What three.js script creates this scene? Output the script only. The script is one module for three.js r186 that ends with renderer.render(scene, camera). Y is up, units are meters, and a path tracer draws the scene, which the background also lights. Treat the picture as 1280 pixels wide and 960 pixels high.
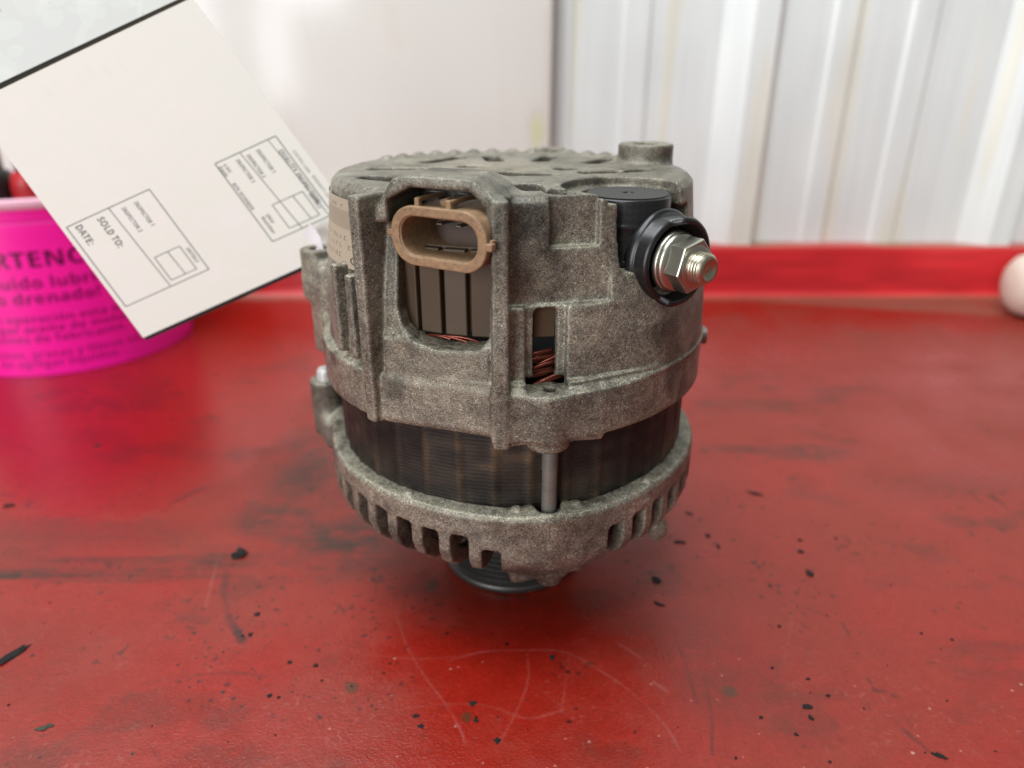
import * as THREE from 'three';
import { mergeGeometries } from 'three/addons/utils/BufferGeometryUtils.js';
import { RoundedBoxGeometry } from 'three/addons/geometries/RoundedBoxGeometry.js';
import { RectAreaLightUniformsLib } from 'three/addons/lights/RectAreaLightUniformsLib.js';

// ---------------------------------------------------------------- camera, light, exposure
const scene = new THREE.Scene();
const camera = new THREE.PerspectiveCamera(56.79, 4 / 3, 0.01, 20);
camera.position.set(0, 0.182, 0.243);
camera.rotation.set(-23.7 * Math.PI / 180, 0, 0);
camera.focus = 0.197;
camera.userData.fStop = 7.4;
scene.add(camera);
const renderer = new THREE.WebGLRenderer();
renderer.toneMapping = THREE.LinearToneMapping;
renderer.toneMappingExposure = 1.0;
renderer.shadowMap.enabled = true;
scene.background = new THREE.Color(0.19, 0.19, 0.187);   // the dim, even light of the workshop all round
RectAreaLightUniformsLib.init();
function areaLight(name, w, h, pos, look, intensity, color) {
  const l = new THREE.RectAreaLight(color, intensity, w, h);
  l.name = name; l.position.set(...pos); l.lookAt(...look); scene.add(l);
  return l;
}
areaLight('roof_light', 1.7, 1.2, [-0.4, 2.0, 0.15], [0, 0, -0.1], 9.0, 0xf7faff);
areaLight('open_door_light', 0.8, 2.3, [-1.68, 0.75, 2.35], [-0.5, 0.75, 0], 9.5, 0xf8fbff);
areaLight('door_slit_light', 0.13, 0.34, [-1.0, 0.24, 2.35], [-0.3, 0.24, 0], 9.0, 0xf8fbff);
areaLight('door_gap_light', 0.34, 1.6, [-0.86, 1.22, 2.35], [-0.3, 1.12, 0], 9.0, 0xf8fbff);

// ---------------------------------------------------------------- helpers
function rng(seed) { let s = seed >>> 0; return () => { s = (s + 0x6D2B79F5) >>> 0; let t = s; t = Math.imul(t ^ (t >>> 15), t | 1); t ^= t + Math.imul(t ^ (t >>> 7), t | 61); return ((t ^ (t >>> 14)) >>> 0) / 4294967296; }; }
const D = Math.PI / 180, MM = 0.001;
const clamp = (v, a = 0, b = 1) => v < a ? a : v > b ? b : v;
const lerp = (a, b, t) => a + (b - a) * t;
const sstep = (a, b, x) => { const t = clamp((x - a) / (b - a)); return t * t * (3 - 2 * t); };
function hash3(i, j, k) { let h = Math.imul(i, 374761393) ^ Math.imul(j, 668265263) ^ Math.imul(k, 2147483629 ^ 0x5bd1e995); h = Math.imul(h ^ (h >>> 13), 1274126177); return ((h ^ (h >>> 16)) >>> 0) / 4294967296; }
function noise3(x, y, z) {
  const i = Math.floor(x), j = Math.floor(y), k = Math.floor(z);
  let u = x - i, v = y - j, w = z - k; u = u * u * (3 - 2 * u); v = v * v * (3 - 2 * v); w = w * w * (3 - 2 * w);
  const L = (a, b, t) => a + (b - a) * t;
  return L(L(L(hash3(i, j, k), hash3(i + 1, j, k), u), L(hash3(i, j + 1, k), hash3(i + 1, j + 1, k), u), v), L(L(hash3(i, j, k + 1), hash3(i + 1, j, k + 1), u), L(hash3(i, j + 1, k + 1), hash3(i + 1, j + 1, k + 1), u), v), w);
}
const fbm = (x, y, z, o = 4) => { let a = 0.5, s = 0, t = 0; for (let i = 0; i < o; i++) { s += a * noise3(x, y, z); t += a; x = x * 2.03 + 11.3; y = y * 2.03 + 5.1; z = z * 2.03 + 7.7; a *= 0.5; } return s / t; };
// periodic 2-D noise for textures that tile: n cells across
function tnoise(x, y, n, seed) {
  const i = Math.floor(x), j = Math.floor(y); let u = x - i, v = y - j; u = u * u * (3 - 2 * u); v = v * v * (3 - 2 * v);
  const m = (a) => ((a % n) + n) % n, h = (a, b) => hash3(m(a), m(b), seed);
  return lerp(lerp(h(i, j), h(i + 1, j), u), lerp(h(i, j + 1), h(i + 1, j + 1), u), v);
}
function dataTex(w, h, fn, srgb = false) {      // fn(u, v) -> [r, g, b] 0..1
  const a = new Uint8Array(w * h * 4);
  for (let y = 0; y < h; y++) for (let x = 0; x < w; x++) {
    const c = fn(x / w, y / h, x, y), o = (y * w + x) * 4;
    a[o] = clamp(c[0]) * 255; a[o + 1] = clamp(c[1]) * 255; a[o + 2] = clamp(c[2]) * 255; a[o + 3] = 255;
  }
  const t = new THREE.DataTexture(a, w, h);
  t.magFilter = t.minFilter = THREE.LinearFilter; t.wrapS = t.wrapT = THREE.RepeatWrapping;
  if (srgb) t.colorSpace = THREE.SRGBColorSpace;
  t.needsUpdate = true; return t;
}
function canvasTex(w, h, draw) {
  const c = document.createElement('canvas'); c.width = w; c.height = h; draw(c.getContext('2d'), w, h);
  const t = new THREE.CanvasTexture(c); t.colorSpace = THREE.SRGBColorSpace; t.anisotropy = 8; return t;
}
function tag(o, label, category, group) { o.userData.label = label; o.userData.category = category; if (group) o.userData.group = group; return o; }
function part(name, geo, mat, parent, label) {
  const m = new THREE.Mesh(geo, mat); m.name = name; m.castShadow = m.receiveShadow = true; parent.add(m);
  if (label) m.userData.label = label; return m;
}
function thing(name, label, category, group) { const g = new THREE.Group(); g.name = name; tag(g, label, category, group); scene.add(g); return g; }
const scaleUV = (g, su, sv) => { const u = g.attributes.uv; for (let i = 0; i < u.count; i++) u.setXY(i, u.getX(i) * su, u.getY(i) * sv); return g; };

// ---------------------------------------------------------------- distance fields -> meshes (lengths in mm)
const hyp = Math.hypot;
const smin = (a, b, k) => { const h = Math.max(k - Math.abs(a - b), 0) / k; return Math.min(a, b) - h * h * k * 0.25; };
const smax = (a, b, k) => -smin(-a, -b, k);
function sdPoly(p, x, y) {
  let d = 1e9, s = 1;
  for (let i = 0, n = p.length, j = n - 1; i < n; j = i++) {
    const ex = p[j][0] - p[i][0], ey = p[j][1] - p[i][1], wx = x - p[i][0], wy = y - p[i][1];
    const t = clamp((wx * ex + wy * ey) / (ex * ex + ey * ey)), bx = wx - ex * t, by = wy - ey * t;
    const q = bx * bx + by * by; if (q < d) d = q;
    const a = y >= p[i][1], b = y < p[j][1], c = ex * wy > ey * wx;
    if ((a && b && c) || (!a && !b && !c)) s = -s;
  }
  return s * Math.sqrt(d);
}
const sdBox = (x, y, z, a, b, c, r) => { const qx = Math.abs(x) - a + r, qy = Math.abs(y) - b + r, qz = Math.abs(z) - c + r; return hyp(Math.max(qx, 0), Math.max(qy, 0), Math.max(qz, 0)) + Math.min(Math.max(qx, qy, qz), 0) - r; };
const sdRect = (x, y, a, b, r) => { const qx = Math.abs(x) - a + r, qy = Math.abs(y) - b + r; return hyp(Math.max(qx, 0), Math.max(qy, 0)) + Math.min(Math.max(qx, qy), 0) - r; };
const sdCyl = (x, y, z, cx, cz, R, y0, y1, r = 0) => { const qx = hyp(x - cx, z - cz) - R + r, qy = Math.abs(y - (y0 + y1) / 2) - (y1 - y0) / 2 + r; return hyp(Math.max(qx, 0), Math.max(qy, 0)) + Math.min(Math.max(qx, qy), 0) - r; };
const boxAt = (x, y, z, F, t0, t1, h0, h1, n0, n1, r) => sdBox(x * F[1] - z * F[0] - (t0 + t1) / 2, y - (h0 + h1) / 2, x * F[0] + z * F[1] - (n0 + n1) / 2, (t1 - t0) / 2, (h1 - h0) / 2, (n1 - n0) / 2, r);
const fr = (deg) => [Math.sin(deg * D), Math.cos(deg * D)];
function sdfMesh(f, lo, hi, c) {
  const n = [0, 1, 2].map((i) => 4 * Math.ceil((hi[i] - lo[i]) / c / 4) + 1), [nx, ny, nz] = n;
  const V = new Float32Array(nx * ny * nz).fill(1e3), at = (i, j, k) => (k * ny + j) * nx + i;
  const reach = 2 * Math.sqrt(3) * c * 1.25 + 0.4;
  for (let k = 0; k < nz - 1; k += 4) for (let j = 0; j < ny - 1; j += 4) for (let i = 0; i < nx - 1; i += 4) {
    const m = f(lo[0] + (i + 2) * c, lo[1] + (j + 2) * c, lo[2] + (k + 2) * c), far = Math.abs(m) > reach;
    for (let kk = k; kk <= k + 4; kk++) for (let jj = j; jj <= j + 4; jj++) for (let ii = i; ii <= i + 4; ii++) {
      const q = at(ii, jj, kk);
      if (far) { if (V[q] > 900) V[q] = m; } else if (V[q] > 900 || true) V[q] = f(lo[0] + ii * c, lo[1] + jj * c, lo[2] + kk * c);
    }
  }
  const id = new Int32Array(nx * ny * nz).fill(-1), pos = [], tri = [];
  for (let k = 0; k < nz - 1; k++) for (let j = 0; j < ny - 1; j++) for (let i = 0; i < nx - 1; i++) {
    let mask = 0; const v = [];
    for (let b = 0; b < 8; b++) { const q = V[at(i + (b & 1), j + ((b >> 1) & 1), k + (b >> 2))]; v.push(q); if (q < 0) mask |= 1 << b; }
    if (mask === 0 || mask === 255) continue;
    let sx = 0, sy = 0, sz = 0, cnt = 0;
    for (let b = 0; b < 8; b++) for (let ax = 0; ax < 3; ax++) {
      if (b & (1 << ax)) continue; const e = b | (1 << ax);
      if ((v[b] < 0) === (v[e] < 0)) continue;
      const t = v[b] / (v[b] - v[e]);
      sx += (b & 1) + (ax === 0 ? t : 0); sy += ((b >> 1) & 1) + (ax === 1 ? t : 0); sz += (b >> 2) + (ax === 2 ? t : 0); cnt++;
    }
    id[at(i, j, k)] = pos.length / 3;
    pos.push(lo[0] + (i + sx / cnt) * c, lo[1] + (j + sy / cnt) * c, lo[2] + (k + sz / cnt) * c);
  }
  const quad = (a, b, cc, d, flip) => { if (a < 0 || b < 0 || cc < 0 || d < 0) return; if (flip) tri.push(a, cc, b, a, d, cc); else tri.push(a, b, cc, a, cc, d); };
  for (let k = 1; k < nz - 1; k++) for (let j = 1; j < ny - 1; j++) for (let i = 1; i < nx - 1; i++) {
    const a = V[at(i, j, k)] < 0;
    if (a !== V[at(i + 1, j, k)] < 0) quad(id[at(i, j - 1, k - 1)], id[at(i, j, k - 1)], id[at(i, j, k)], id[at(i, j - 1, k)], !a);
    if (a !== V[at(i, j + 1, k)] < 0) quad(id[at(i - 1, j, k - 1)], id[at(i - 1, j, k)], id[at(i, j, k)], id[at(i, j, k - 1)], !a);
    if (a !== V[at(i, j, k + 1)] < 0) quad(id[at(i - 1, j - 1, k)], id[at(i, j - 1, k)], id[at(i, j, k)], id[at(i - 1, j, k)], !a);
  }
  return { pos, tri };
}
// smooth normals, texture coordinates in metres laid round the axis, flat on top or along radial walls, and a vertex colour
function castGeometry({ pos, tri }, R0, colour) {
  const g = new THREE.BufferGeometry();
  g.setAttribute('position', new THREE.Float32BufferAttribute(pos, 3)); g.setIndex(tri); g.computeVertexNormals();
  const N = g.attributes.normal.array, P = [], NN = [], UV = [], C = [], I = [], seen = new Map();
  for (let t = 0; t < tri.length; t += 3) {
    const a = tri[t] * 3, b = tri[t + 1] * 3, c = tri[t + 2] * 3;
    const mx = N[a] + N[b] + N[c], my = N[a + 1] + N[b + 1] + N[c + 1], mz = N[a + 2] + N[b + 2] + N[c + 2], ml = hyp(mx, my, mz) || 1;
    const r = hyp(pos[a], pos[a + 2]) || 1, rad = (mx * pos[a] + mz * pos[a + 2]) / r / ml;
    const cls = Math.abs(my) / ml > 0.72 ? 0 : Math.abs(rad) > 0.6 ? 1 : 2;
    for (const v of [tri[t], tri[t + 1], tri[t + 2]]) {
      const key = v * 3 + cls; let q = seen.get(key);
      if (q === undefined) {
        q = P.length / 3; seen.set(key, q);
        const x = pos[v * 3], y = pos[v * 3 + 1], z = pos[v * 3 + 2];
        P.push(x * MM, y * MM, z * MM); NN.push(N[v * 3], N[v * 3 + 1], N[v * 3 + 2]);
        if (cls === 0) UV.push(x * MM, z * MM); else if (cls === 1) UV.push(Math.atan2(x, z) * R0 * MM, y * MM); else UV.push(hyp(x, z) * MM + 0.013, y * MM);
        C.push(...colour(x, y, z, N[v * 3], N[v * 3 + 1], N[v * 3 + 2]));
      }
      I.push(q);
    }
  }
  const o = new THREE.BufferGeometry();
  o.setAttribute('position', new THREE.Float32BufferAttribute(P, 3)); o.setAttribute('normal', new THREE.Float32BufferAttribute(NN, 3));
  o.setAttribute('uv', new THREE.Float32BufferAttribute(UV, 2)); o.setAttribute('color', new THREE.Float32BufferAttribute(C, 3)); o.setIndex(I);
  return o;
}

// ---------------------------------------------------------------- materials
const std = (o) => new THREE.MeshStandardMaterial(o), phys = (o) => new THREE.MeshPhysicalMaterial(o);
const lin = (r, g, b) => new THREE.Color().setRGB(r, g, b);
const TILE = 0.06, castN = (u, v) => {
  const n1 = tnoise(u * 500, v * 500, 500, 1), n2 = tnoise(u * 230, v * 230, 230, 2), n3 = tnoise(u * 70, v * 70, 70, 3), n4 = tnoise(u * 22, v * 22, 22, 4);
  return [n1, n2, n3, n4];
};
const castMap = dataTex(1024, 1024, (u, v) => {
  const [a, b, c, d] = castN(u, v);
  let L = 0.62 + (a - 0.5) * 0.20 + (b - 0.5) * 0.20 + (c - 0.5) * 0.10 + (d - 0.5) * 0.10;
  const sp = sstep(0.72, 0.86, b * 0.6 + a * 0.4), pit = sstep(0.3, 0.16, b * 0.6 + a * 0.4);
  L += sp * 0.34 - pit * 0.14;
  const w = (tnoise(u * 34, v * 34, 34, 9) - 0.5) * 0.05;
  return [L + w * 0.3, L * 0.99, L * 0.95 - w * 0.3];
}, true);
const castBump = dataTex(1024, 1024, (u, v) => { const [a, b, c] = castN(u, v), h = a * 0.3 + b * 0.5 + c * 0.35; return [h, h, h]; });
const castRough = dataTex(512, 512, (u, v) => { const [, b, c] = castN(u, v), h = 0.62 + (b - 0.5) * 0.3 + (c - 0.5) * 0.2; return [h, h, h]; });
for (const t of [castMap, castBump, castRough]) t.repeat.set(1 / TILE, 1 / TILE);
const M = {
  cast: std({ map: castMap, bumpMap: castBump, bumpScale: 0.00011, roughnessMap: castRough, roughness: 0.82, metalness: 0.4, vertexColors: true }),
  black: std({ color: lin(0.012, 0.012, 0.013), roughness: 0.45 }),
  void: std({ color: lin(0.008, 0.008, 0.009), roughness: 0.9 }),  // near-black, paints the shade inside the housing
  capBlack: std({ color: lin(0.014, 0.0145, 0.015), roughness: 0.5 }),
  zinc: std({ color: lin(0.47, 0.455, 0.385), roughness: 0.34, metalness: 1 }),
  brass: std({ color: lin(0.48, 0.44, 0.33), roughness: 0.33, metalness: 1 }),
  steel: std({ color: lin(0.22, 0.21, 0.19), roughness: 0.45, metalness: 0.8 }),
  copper: std({ color: lin(0.15, 0.036, 0.02), roughness: 0.25, metalness: 0.7 }),
};
const dustMap = dataTex(512, 512, (u, v) => {
  const a = tnoise(u * 128, v * 128, 128, 21), b = tnoise(u * 30, v * 30, 30, 22), c = tnoise(u * 9, v * 9, 9, 23), L = 0.72 + (a - 0.5) * 0.25 + (b - 0.5) * 0.22 + (c - 0.5) * 0.2 - 0.5 * sstep(0.80, 0.9, a);
  return [L, L, L];
}, true);
dustMap.repeat.set(40, 40);
M.capBlack.map = dustMap; M.capBlack.roughnessMap = dustMap; M.capBlack.roughness = 0.75; M.capBlack.color.setRGB(0.024, 0.024, 0.0235);
const tanMap = dataTex(512, 512, (u, v) => { const L = 0.82 + (tnoise(u * 140, v * 140, 140, 25) - 0.5) * 0.10 + (tnoise(u * 26, v * 26, 26, 26) - 0.5) * 0.14 - 0.35 * sstep(0.86, 0.94, tnoise(u * 110, v * 110, 110, 27)); return [L, L, L]; }, true);
tanMap.repeat.set(40, 40);
M.tan = std({ color: lin(0.42, 0.26, 0.135), map: tanMap, roughness: 0.55 });
M.tanDark = std({ color: lin(0.20, 0.13, 0.08), map: dustMap, roughness: 0.6 });
M.fin = std({ color: lin(0.165, 0.108, 0.058), map: dustMap, roughness: 0.5, metalness: 0.2 });

// ---------------------------------------------------------------- bench, wall, panel
const TX0 = -420, TX1 = 420, TZ0 = -361, TZ1 = 150;
const tW = 2048, tH = 2048, tableRGB = new Float32Array(tW * tH * 3), tableRough = new Float32Array(tW * tH);
{
  const blob = (x, z, cx, cz, rx, rz, n) => { const q = hyp((x - cx) / rx, (z - cz) / rz) + (n - 0.5) * 0.9; return sstep(1, 0.25, q); };
  for (let j = 0; j < tH; j++) for (let i = 0; i < tW; i++) {
    const x = lerp(TX0, TX1, (i + 0.5) / tW), z = lerp(TZ0, TZ1, (j + 0.5) / tH);
    const n0 = fbm(x * 0.012, 3, z * 0.016, 4), n1 = fbm(x * 0.05, 9, z * 0.05, 4), n2 = fbm(x * 0.25, 17, z * 0.25, 3), n3 = noise3(x * 1.1, 5, z * 1.1);
    let r = 0.268, g = 0.0095, b = 0.0045;
    // dust film, thinner where the bench was wiped (back left) and where things stood (front centre)
    let dust = 0.54 + (fbm(x * 0.022 + 5, 21, z * 0.03, 3) - 0.5) * 0.7 + (n1 - 0.5) * 0.7 + (n0 - 0.5) * 0.6 + (n2 - 0.5) * 0.35;
    const edge = z + 25 - 0.0 * x - Math.max(0, x + 160) * -1.2 + (n1 - 0.5) * 26;
    const wiped = sstep(6, -8, edge) * sstep(-118, -135, x + (n1 - 0.5) * 30);
    dust *= 1 - 0.85 * wiped;
    const front = blob(x, z, 3, 62, 62, 48, n1); dust *= 1 - 0.65 * front;
    dust = clamp(dust, 0, 0.9);
    const dr = 0.18, dg = 0.028, db = 0.012;
    r = lerp(r, dr, dust * 0.7); g = lerp(g, dg, dust * 0.7); b = lerp(b, db, dust * 0.7);
    // oily, greasy stains, with pulley contact shade painted in
    let oilShade = 0;
    const add = (cx, cz, rx, rz, s) => { oilShade = Math.max(oilShade, s * blob(x, z, cx, cz, rx, rz, n1)); };
    add(-105, -21, 30, 22, 0.72); add(-74, -9, 34, 24, 0.85); add(-100, -60, 26, 44, 0.7); add(-112, -95, 18, 24, 0.5); add(-85, -40, 30, 30, 0.35);
    add(-60, 8, 34, 22, 0.5); add(151, -83, 36, 13, 0.6); add(122, -86, 30, 9, 0.55); add(210, -50, 60, 22, 0.25); add(-180, 60, 70, 30, 0.2); add(0, 0, 44, 44, 0.8); add(-34, 22, 30, 18, 0.4); add(22, 30, 34, 14, 0.4); add(52, 50, 30, 20, 0.3); add(70, 72, 26, 20, 0.28); add(92, 80, 8, 8, 0.3);  // blobs at the pulley and just in front of it paint its contact shadow
    // long smear
    const sm = sstep(16, 3, Math.abs(z - 11 + (x + 160) * 0.015) + (noise3(x * 0.02, 2, z * 0.35) - 0.4) * 16) * sstep(-90, -125, x) * (0.35 + 0.65 * sstep(0.35, 0.7, fbm(x * 0.02, 4, z * 0.2)));
    oilShade = Math.max(oilShade, sm * 0.8);
    oilShade = Math.max(oilShade, 0.30 * sstep(-24, -18, z + (n1 - 0.5) * 8) * sstep(6, -10, z) * sstep(-120, -150, x));
    oilShade = Math.max(oilShade, 0.55 * sstep(0.60, 0.74, fbm(x * 0.035 + 40, 12, z * 0.05, 4)) * sstep(-300, -150, z) * 0.6);
    oilShade *= clamp(0.45 + 1.5 * (n2 - 0.5) + 0.9 * n1 + 0.5 * (noise3(x * 0.03, 71, z * 0.6) - 0.5), 0.15, 1.25); oilShade = clamp(oilShade);
    r *= 1 - 0.8 * oilShade; g = lerp(g, 0.011, oilShade * 0.6); b = lerp(b, 0.005, oilShade * 0.6);
    // specks and fine grain
    const n4 = hash3(i, j, 5) - 0.5, n5 = noise3(x * 2.2, 61, z * 2.6) - 0.5; const k = 1 + (n3 - 0.5) * 0.16 + (n2 - 0.5) * 0.20 + n4 * 0.16 + n5 * 0.2; r *= k; g *= k; b *= k;
    const sp = sstep(0.84, 0.9, noise3(x * 0.42 + 7, 31, z * 0.42)) * sstep(0.5, 0.68, n1) * 0.7; r *= 1 - 0.7 * sp; g *= 1 - 0.5 * sp; b *= 1 - 0.4 * sp;
    const gr = sstep(0.83, 0.9, noise3(x * 0.9 + 3, 41, z * 0.9)) * sstep(20, 100, z) * 0.12 * sstep(0.4, 0.6, n1); r = lerp(r, 0.5, gr); g = lerp(g, 0.28, gr); b = lerp(b, 0.24, gr);
    // brownish band along the back edge, wider to the right
    const back = sstep(-346, -359, z + (n1 - 0.5) * 10 - Math.max(0, x - 200) * 0.22); r = lerp(r, 0.22, back * 0.75); g = lerp(g, 0.085, back * 0.75); b = lerp(b, 0.055, back * 0.75);
    const o = (j * tW + i) * 3; tableRGB[o] = r; tableRGB[o + 1] = g; tableRGB[o + 2] = b;
    tableRough[j * tW + i] = clamp(0.24 + dust * 0.25 + (n1 - 0.5) * 0.2 - oilShade * 0.06 - wiped * 0.10, 0.16, 0.7);
  }
  const R = rng(77);
  const dab = (x, z, rad, col, s) => { rad *= 1.15;
    const ci = (x - TX0) / (TX1 - TX0) * tW, cj = (z - TZ0) / (TZ1 - TZ0) * tH, ri = rad / (TX1 - TX0) * tW, rj = rad / (TZ1 - TZ0) * tH;
    for (let j = Math.max(0, Math.floor(cj - rj - 2)); j <= Math.min(tH - 1, cj + rj + 2); j++) for (let i = Math.max(0, Math.floor(ci - ri - 2)); i <= Math.min(tW - 1, ci + ri + 2); i++) {
      const q = hyp((i - ci) / (ri + 0.4), (j - cj) / (rj + 0.6)) * (0.7 + 0.9 * noise3(i * 0.9 / (ri + 1) + ci, j * 0.9 / (rj + 1), cj)); if (q > 1.3) continue;
      const a = s * sstep(1.15, 0.65, q), o = (j * tW + i) * 3;
      for (let c = 0; c < 3; c++) tableRGB[o + c] = lerp(tableRGB[o + c], col[c], a);
    }
  };
  const stroke = (pts, rad, col, s, jit = 0.3) => {
    const cv = new THREE.CatmullRomCurve3(pts.map((p) => new THREE.Vector3(p[0], 0, p[1]))), L = cv.getLength(), n = Math.ceil(L / 0.35);
    for (let i = 0; i <= n; i++) { const p = cv.getPoint(i / n); dab(p.x + (R() - 0.5) * jit, p.z + (R() - 0.5) * jit, rad * (0.6 + R() * 0.6), col, s * (0.1 + 0.9 * noise3(i * 0.05, rad * 9, s * 7)) * (col === pale ? 0.17 : 0.42)); }
  };
  const pale = [0.36, 0.12, 0.10], dark = [0.05, 0.012, 0.01];
  stroke([[-43, 36], [-38, 51], [-30, 66], [-21, 79], [-16, 88], [-14, 93]], 0.45, pale, 0.8);
  stroke([[-22, 61], [-11, 57], [3, 56], [18, 57], [29, 65], [38, 74], [46, 86], [49, 95]], 0.45, pale, 0.75);
  stroke([[5, 57], [5, 69], [1, 82], [-4, 93]], 0.4, pale, 0.7); stroke([[19, 59], [17, 72], [15, 82]], 0.4, pale, 0.5);
  stroke([[-34, 80], [-10, 79], [5, 84], [16, 81]], 0.5, pale, 0.45); stroke([[-121, 2], [-117, 22], [-114, 35]], 0.5, pale, 0.7);
  stroke([[-50, 58], [-30, 60], [-14, 58]], 0.4, pale, 0.4); stroke([[36, 52], [44, 60]], 0.6, pale, 0.6); stroke([[46, 70], [50, 74]], 0.7, pale, 0.6);
  stroke([[-114, 13], [-111, 24], [-105, 37], [-98, 47], [-94, 52]], 1.3, dark, 0.75, 1.2);
  stroke([[-158, -34], [-151, -44], [-145, -52]], 1.1, dark, 0.6, 0.8); stroke([[57, 47], [58, 62], [58, 79]], 0.5, dark, 0.5);
  stroke([[63, 69], [61, 85], [58, 97]], 0.55, dark, 0.6); stroke([[104, 31], [110, 36], [116, 40]], 0.5, dark, 0.5); stroke([[78, -3], [86, 1]], 0.5, pale, 0.5);
  stroke([[-120, 70], [-95, 66], [-78, 68]], 0.8, dark, 0.3); stroke([[118, 88], [122, 96]], 0.8, dark, 0.7);
  for (let i = 0; i < 26; i++) { const x = -200 + R() * 400, z = R() * 140, a = R() * 6.3, l = 3 + R() * 22; stroke([[x, z], [x + Math.cos(a) * l * 0.5 + R() * 3, z + Math.sin(a) * l * 0.5], [x + Math.cos(a) * l, z + Math.sin(a) * l]], 0.35, R() < 0.5 ? pale : dark, 0.4); }
  for (let i = 0; i < 170; i++) { const x = -220 + R() * 460, z = -110 + R() * 240, rad = 0.2 + R() * R() * 0.7; dab(x, z, rad, [0.012, 0.006, 0.005], 0.4 + R() * 0.6); }
  for (let i = 0; i < 90; i++) { const x = 40 + R() * 75, z = -45 + R() * 75, rad = 0.25 + R() * R() * 1.1; dab(x, z, rad, [0.014, 0.006, 0.005], 0.35 + R() * 0.5); }
  for (let i = 0; i < 150; i++) { const a = R() * 6.3, q = Math.sqrt(R()); dab(-70 + Math.cos(a) * q * 45, 50 + Math.sin(a) * q * 40, 0.2 + R() * R() * 0.75, [0.012, 0.006, 0.005], 0.45 + R() * 0.5); }
  for (let i = 0; i < 45; i++) dab(-60 + R() * 230, 58 + R() * 60, 0.14 + R() * R() * 0.3, [0.5, 0.36, 0.3], 0.3 + R() * 0.4);
  for (const [x, z, r] of [[-52, 72, 2.4], [-31, 22, 3], [70, 74, 2.2], [-14, 84, 1.8]]) dab(x, z, r, [0.05, 0.03, 0.012], 0.7);
}
const toSRGB = (c) => c <= 0.0031308 ? c * 12.92 : 1.055 * Math.pow(c, 1 / 2.4) - 0.055;
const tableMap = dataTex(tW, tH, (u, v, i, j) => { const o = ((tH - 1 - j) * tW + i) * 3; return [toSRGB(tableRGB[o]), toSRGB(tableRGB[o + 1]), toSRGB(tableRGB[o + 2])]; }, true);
const tableRoughMap = dataTex(1024, 1024, (u, v, i, j) => { const r = tableRough[(tH - 1 - 2 * j) * tW + 2 * i]; return [r, r, r]; });
const tableBump = dataTex(512, 512, (u, v) => { const h = 0.5 + (tnoise(u * 180, v * 180, 180, 51) - 0.5) * 0.5 + (tnoise(u * 60, v * 60, 60, 52) - 0.5) * 0.6 + (tnoise(u * 12, v * 12, 12, 53) - 0.5) * 0.6; return [h, h, h]; });
for (const t of [tableMap, tableRoughMap]) t.wrapS = t.wrapT = THREE.ClampToEdgeWrapping;
tableBump.repeat.set(16, 14);
M.table = phys({ map: tableMap, roughnessMap: tableRoughMap, roughness: 1, bumpMap: tableBump, bumpScale: 0.00008, specularIntensity: 0.95 });
const ledgeMap = dataTex(1024, 128, (u, v) => {
  const n = tnoise(u * 60, v * 8, 60, 61), m = tnoise(u * 14, v * 3, 14, 62), e = sstep(0.86, 1, v) * 0.8 * (0.4 + n) + sstep(0.12, 0, v) * 0.9 * (0.5 + m);
  const k = 0.9 + (n - 0.5) * 0.12 + (m - 0.5) * 0.12; return [lerp(0.89 * k, 0.6, clamp(e)), lerp(0.21 * k, 0.42, clamp(e)), lerp(0.23 * k, 0.32, clamp(e))];
}, true);
ledgeMap.wrapS = ledgeMap.wrapT = THREE.ClampToEdgeWrapping;
M.ledge = phys({ map: ledgeMap, roughness: 0.3, specularIntensity: 0.9 });

const bench = thing('workbench', 'red painted metal bench, scratched and oily, with a raised back edge, under the alternator', 'workbench');
{
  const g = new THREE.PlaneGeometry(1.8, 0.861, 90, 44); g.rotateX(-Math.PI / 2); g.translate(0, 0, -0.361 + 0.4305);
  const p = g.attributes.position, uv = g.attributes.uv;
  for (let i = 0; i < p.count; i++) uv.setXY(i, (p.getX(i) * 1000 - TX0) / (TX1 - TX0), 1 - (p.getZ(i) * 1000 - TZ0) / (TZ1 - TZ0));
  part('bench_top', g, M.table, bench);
  // fillet, upright and folded lip of the back edge, as one bent sheet
  const prof = []; for (let k = 0; k <= 6; k++) { const a = k / 6 * 90 * D; prof.push([-0.361 - 0.006 * Math.sin(a), 0.006 - 0.006 * Math.cos(a)]); }
  prof.push([-0.367, 0.041]); for (let k = 1; k <= 5; k++) { const a = k / 5 * 90 * D; prof.push([-0.367 - 0.003 * (1 - Math.cos(a)), 0.041 + 0.003 * Math.sin(a)]); }
  prof.push([-0.385, 0.044]);
  const P = [], UV = [], I = [], NX = 60; let L = 0; const len = prof.map((q, i) => i ? (L += hyp(q[0] - prof[i - 1][0], q[1] - prof[i - 1][1])) : 0);
  for (let i = 0; i <= NX; i++) for (let k = 0; k < prof.length; k++) { const x = -0.9 + 1.8 * i / NX; P.push(x, prof[k][1] + 0.0005 * Math.sin(x * 9) * (k > 7 ? 1 : 0), prof[k][0] + 0.0008 * Math.sin(x * 7 + 1) * (k > 6 ? 1 : 0)); UV.push(x / 1.8 + 0.5, clamp(len[k] / 0.05)); }
  const m = prof.length; for (let i = 0; i < NX; i++) for (let k = 0; k < m - 1; k++) { const a = i * m + k, b = a + m; I.push(a, b, a + 1, b, b + 1, a + 1); }
  const q = new THREE.BufferGeometry(); q.setAttribute('position', new THREE.Float32BufferAttribute(P, 3)); q.setAttribute('uv', new THREE.Float32BufferAttribute(UV, 2)); q.setIndex(I); q.computeVertexNormals();
  part('back_edge', q, M.ledge, bench);
}
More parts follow.
